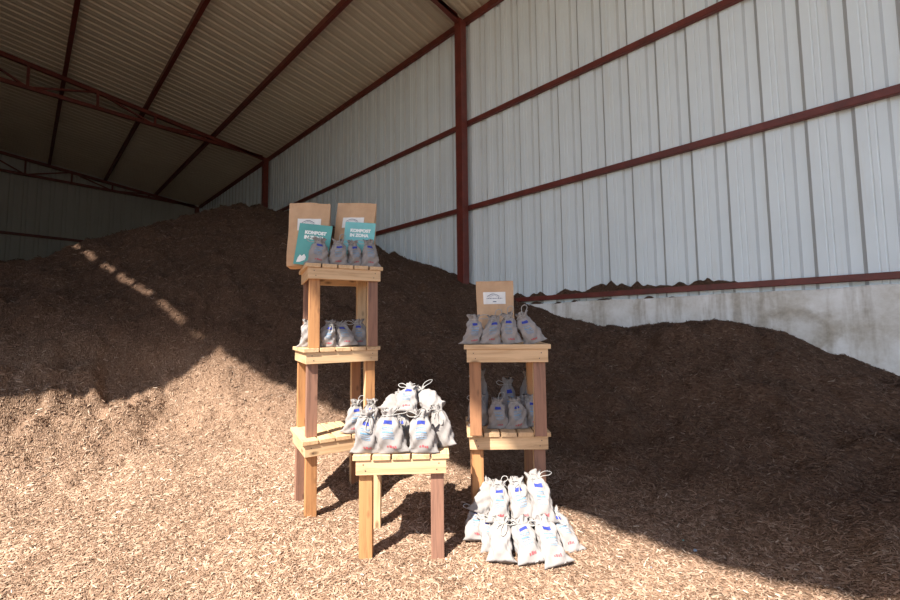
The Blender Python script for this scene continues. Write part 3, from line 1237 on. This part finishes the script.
def sack(pos, w, h, d, yaw, tilt, lean, label, lab, seed):
    r = random.Random(seed)
    ph = [r.uniform(0, 6.28) for _ in range(6)]
    root = empty('kraft_paper_sack', pos)
    rot = Matrix.Rotation(VIEW + R(yaw), 4, 'Z') @ Matrix.Rotation(R(-lean), 4, 'X') @ Matrix.Rotation(R(tilt), 4, 'Y')
    root.rotation_euler = rot.to_euler()
    tag(root, label, 'paper sack')

    def half(v):
        return d / 2 * (1 - .93 * max(0, (v - .12) / .88) ** 1.3)

    def S(u, v):
        # u 0..1 round a rectangle with pinched gussets
        b = half(v)
        hw = w / 2 * (1 - .015 * math.sin(math.pi * v) + .012 * math.sin(v * 7 + ph[0]))
        s = u * 4
        k, f = int(s) % 4, s - int(s)
        if k == 0:
            x, y = -hw + 2 * hw * f, -b
        elif k == 1:
            x, y = hw - .028 * math.sin(math.pi * f) * min(1, v * 2.5), -b + 2 * b * f
        elif k == 2:
            x, y = hw - 2 * hw * f, b
        else:
            x, y = -hw + .028 * math.sin(math.pi * f) * min(1, v * 2.5), b - 2 * b * f
        bul = math.sin(math.pi * min(1, v * 1.1)) * .010
        if k in (0, 2):
            sg = -1 if k == 0 else 1
            y += sg * (bul * math.sin(math.pi * f) + .0035 * math.sin(f * 9 + v * 11 + ph[1]) * (1 - .5 * v) + .0025 * math.sin(f * 17 - v * 7 + ph[2]))
        return Vector((x, y, v * h + .003 * math.sin(x * 30 + ph[3]) * (v > .97)))
    NU, NV = 64, 26
    bm = bmesh.new()
    rows = [[bm.verts.new(S(i / NU, j / NV)) for i in range(NU)] for j in range(NV + 1)]
    for j in range(NV):
        for i in range(NU):
            bm.faces.new((rows[j][i], rows[j][(i + 1) % NU], rows[j + 1][(i + 1) % NU], rows[j + 1][i]))
    bm.faces.new(rows[0])
    bm.faces.new(rows[-1])
    me = bm_mesh(bm, 'paper_body')
    link('paper_body', me, [M['kraft']], root, smooth=False)
    # white label, following the paper
    x0, x1, v0, v1 = lab
    lb = bmesh.new()

    def fp(f, v, o):
        p = S(f * .2499, v)
        return Vector((p.x, p.y - o, p.z))
    nu, nv = 8, 6
    gr = [[lb.verts.new(fp(x0 + (x1 - x0) * i / nu, v0 + (v1 - v0) * j / nv, .0022)) for i in range(nu + 1)] for j in range(nv + 1)]
    for j in range(nv):
        for i in range(nu):
            lb.faces.new((gr[j][i], gr[j][i + 1], gr[j + 1][i + 1], gr[j + 1][i]))
    L = link('paper_label', bm_mesh(lb, 'paper_label'), [M['paper']], root)
    md = L.modifiers.new('thickness', 'SOLIDIFY')
    md.thickness = .0006
    # arched hill logo with lines of small print under it
    pb = bmesh.new()
    rr = random.Random(seed)

    def q(fa, fb, va, vb):
        gg = [pb.verts.new(fp(x0 + (x1 - x0) * a, v0 + (v1 - v0) * b, .0036)) for a, b in ((fa, va), (fb, va), (fb, vb), (fa, vb))]
        pb.faces.new(gg)
    for k in range(14):
        a = k / 13
        yy = .62 + .20 * math.sin(math.pi * a)
        q(.18 + .5 * a, .18 + .5 * a + .045, yy, yy + .05)
        if k % 2:
            yy -= .10
            q(.24 + .42 * a, .24 + .42 * a + .04, yy, yy + .04)
    x = .15
    while x < .85:
        wd = rr.choice((.03, .05, .07))
        q(x, x + wd, .44, .50)
        x += wd + .018
    q(.42, .58, .16, .24)
    link('printed_logo', bm_mesh(pb, 'printed_logo'), [M['ink']], L)
    return root


sack(P(308.5, 2.545, TT + .002), .255, .428, .10, 8, -.5, 3, 'left kraft paper sack on top of the left tower, jutting over the edge', (.22, .80, .545, .735), 1)
sack(P(352.5, 2.64, TT + .002), .268, .455, .09, -4, 2.5, 3, 'right kraft paper sack on top of the left tower, nearest the wall', (.18, .74, .60, .765), 2)
sack(P(495.5, 2.315, RTOP + .002), .215, .355, .08, -2, -.5, 2, 'lone kraft paper sack standing on top of the right tower', (.18, .78, .62, .82), 3)


def card(pos, w, h, yaw, tilt, lean, label, lines, mat='teal'):
    root = empty('teal_card', pos)
    rot = Matrix.Rotation(VIEW + R(yaw), 4, 'Z') @ Matrix.Rotation(R(-lean), 4, 'X') @ Matrix.Rotation(R(tilt), 4, 'Y')
    root.rotation_euler = rot.to_euler()
    tag(root, label, 'card')
    bm = bmesh.new()
    box_bm(bm, (-w / 2, 0, 0), (w / 2, .005, h))
    link('card_board', bm_mesh(bm, 'card_board', .0008), [M[mat]], root)
    for s, x, z, size in lines:
        me = text_mesh(s, size, 'printed_title', .0020)
        o = link('printed_title', me, [M['white']], root)
        o.location = (x, -.0006, z)
    # pale leaf shape in the lower left corner
    bm = bmesh.new()
    vs = [bm.verts.new((-w * .42 + .055 * c[0], -.0006, .012 + .06 * c[1])) for c in ((0, 0), (.35, .05), (.9, .3), (1.0, .62), (.75, .95), (.5, .7), (.3, .85), (.1, .5))]
    bm.faces.new(vs)
    link('printed_leaf', bm_mesh(bm, 'printed_leaf'), [M['white']], root)


card(P(309, 2.455, TT + .003), .205, .268, 4, 6, 7, 'left teal card lettered in white, leaning on the left kraft sack', [('KOMPOST', -.062, .202, .0285), ('IN ZONA', -.062, .170, .0285)])
card(P(355.5, 2.555, TT + .003), .200, .305, 0, 4, 7, 'right teal card lettered in white, leaning on the right kraft sack', [('KOMPOST', -.062, .238, .0285), ('IN ZONA', -.062, .206, .0285)], 'teal2')

# bits of litter among the chips


def ground_point(px, py):
    x = (px - 450) / 400
    s_ = (327.4 - .0106 * (px - 450) - py) / 400
    best = None
    for t in np.arange(1.3, 6, .01):
        p = W(x * t, t, 0)
        h = float(height(np.array([p.x]), np.array([p.y]))[0])
        if EYE + s_ * t <= h:
            return Vector((p.x, p.y, h + .004))


for px, py, sz, col, lab in ((127, 507, .020, 'paper', 'tiny white scrap lying on the sunlit chips at the left'), (683, 542, .020, 'pale', 'small pale blue plastic scrap at the edge of the shadow'),
                             (672, 533, .012, 'teal', 'tiny green plastic scrap just inside the shadow edge'), (640, 558, .010, 'ink', 'tiny dark scrap on the sunlit chips below the shadow edge')):
    bm = bmesh.new()
    bmesh.ops.create_icosphere(bm, subdivisions=2, radius=sz * .5)
    for v in bm.verts:
        v.co = Vector((v.co.x * random.uniform(.8, 1.3), v.co.y * random.uniform(.6, .9), v.co.z * random.uniform(.35, .6)))
    o = link('litter_scrap', bm_mesh(bm, 'litter_scrap'), [M[col]], None, ground_point(px, py))
    tag(o, lab, 'scrap')

# ------------------------------------------------------------------ light, sky, camera
sun = bpy.data.lights.new('sun', 'SUN')
sun.energy = 11.3
sun.angle = R(.53)
sun.color = (1.0, .93, .82)
so = bpy.data.objects.new('sun', sun)
COL.objects.link(so)
so.location = (-10, -5, 15)
so.rotation_euler = SUN.to_track_quat('-Z', 'Y').to_euler()

wd = bpy.data.worlds.new('World')
bpy.context.scene.world = wd
wd.use_nodes = True
nt = wd.node_tree
bg = nt.nodes['Background']
sky = nt.nodes.new('ShaderNodeTexSky')
sky.sky_type = 'NISHITA'
sky.sun_disc = False
sky.sun_elevation = math.atan2(1, SUN.xy.length)
sky.sun_rotation = math.atan2(-SUN.x, -SUN.y)
sky.air_density = 1.0
sky.dust_density = 1.5
nt.links.new(sky.outputs[0], bg.inputs[0])
bg.inputs[1].default_value = .17

cam = bpy.data.cameras.new('camera')
co = bpy.data.objects.new('camera', cam)
COL.objects.link(co)
cam.sensor_width = 36
cam.lens = 400 / 900 * 36
cam.clip_start = .05
cam.clip_end = 200
pitch = math.atan2(27.4, 400)
roll = .0106
fw = F * math.cos(pitch) + Vector((0, 0, math.sin(pitch)))
r0 = RT.copy()
u0 = r0.cross(fw)
r1 = r0 * math.cos(roll) - u0 * math.sin(roll)
u1 = r0 * math.sin(roll) + u0 * math.cos(roll)
mt = Matrix((r1, u1, -fw)).transposed().to_4x4()
mt.translation = (0, 0, EYE)
co.matrix_world = mt
sc = bpy.context.scene
sc.camera = co
sc.view_settings.view_transform = 'Standard'
sc.view_settings.look = 'None'
sc.view_settings.gamma = 1
sc.view_settings.use_curve_mapping = False
sc.view_settings.exposure = .3
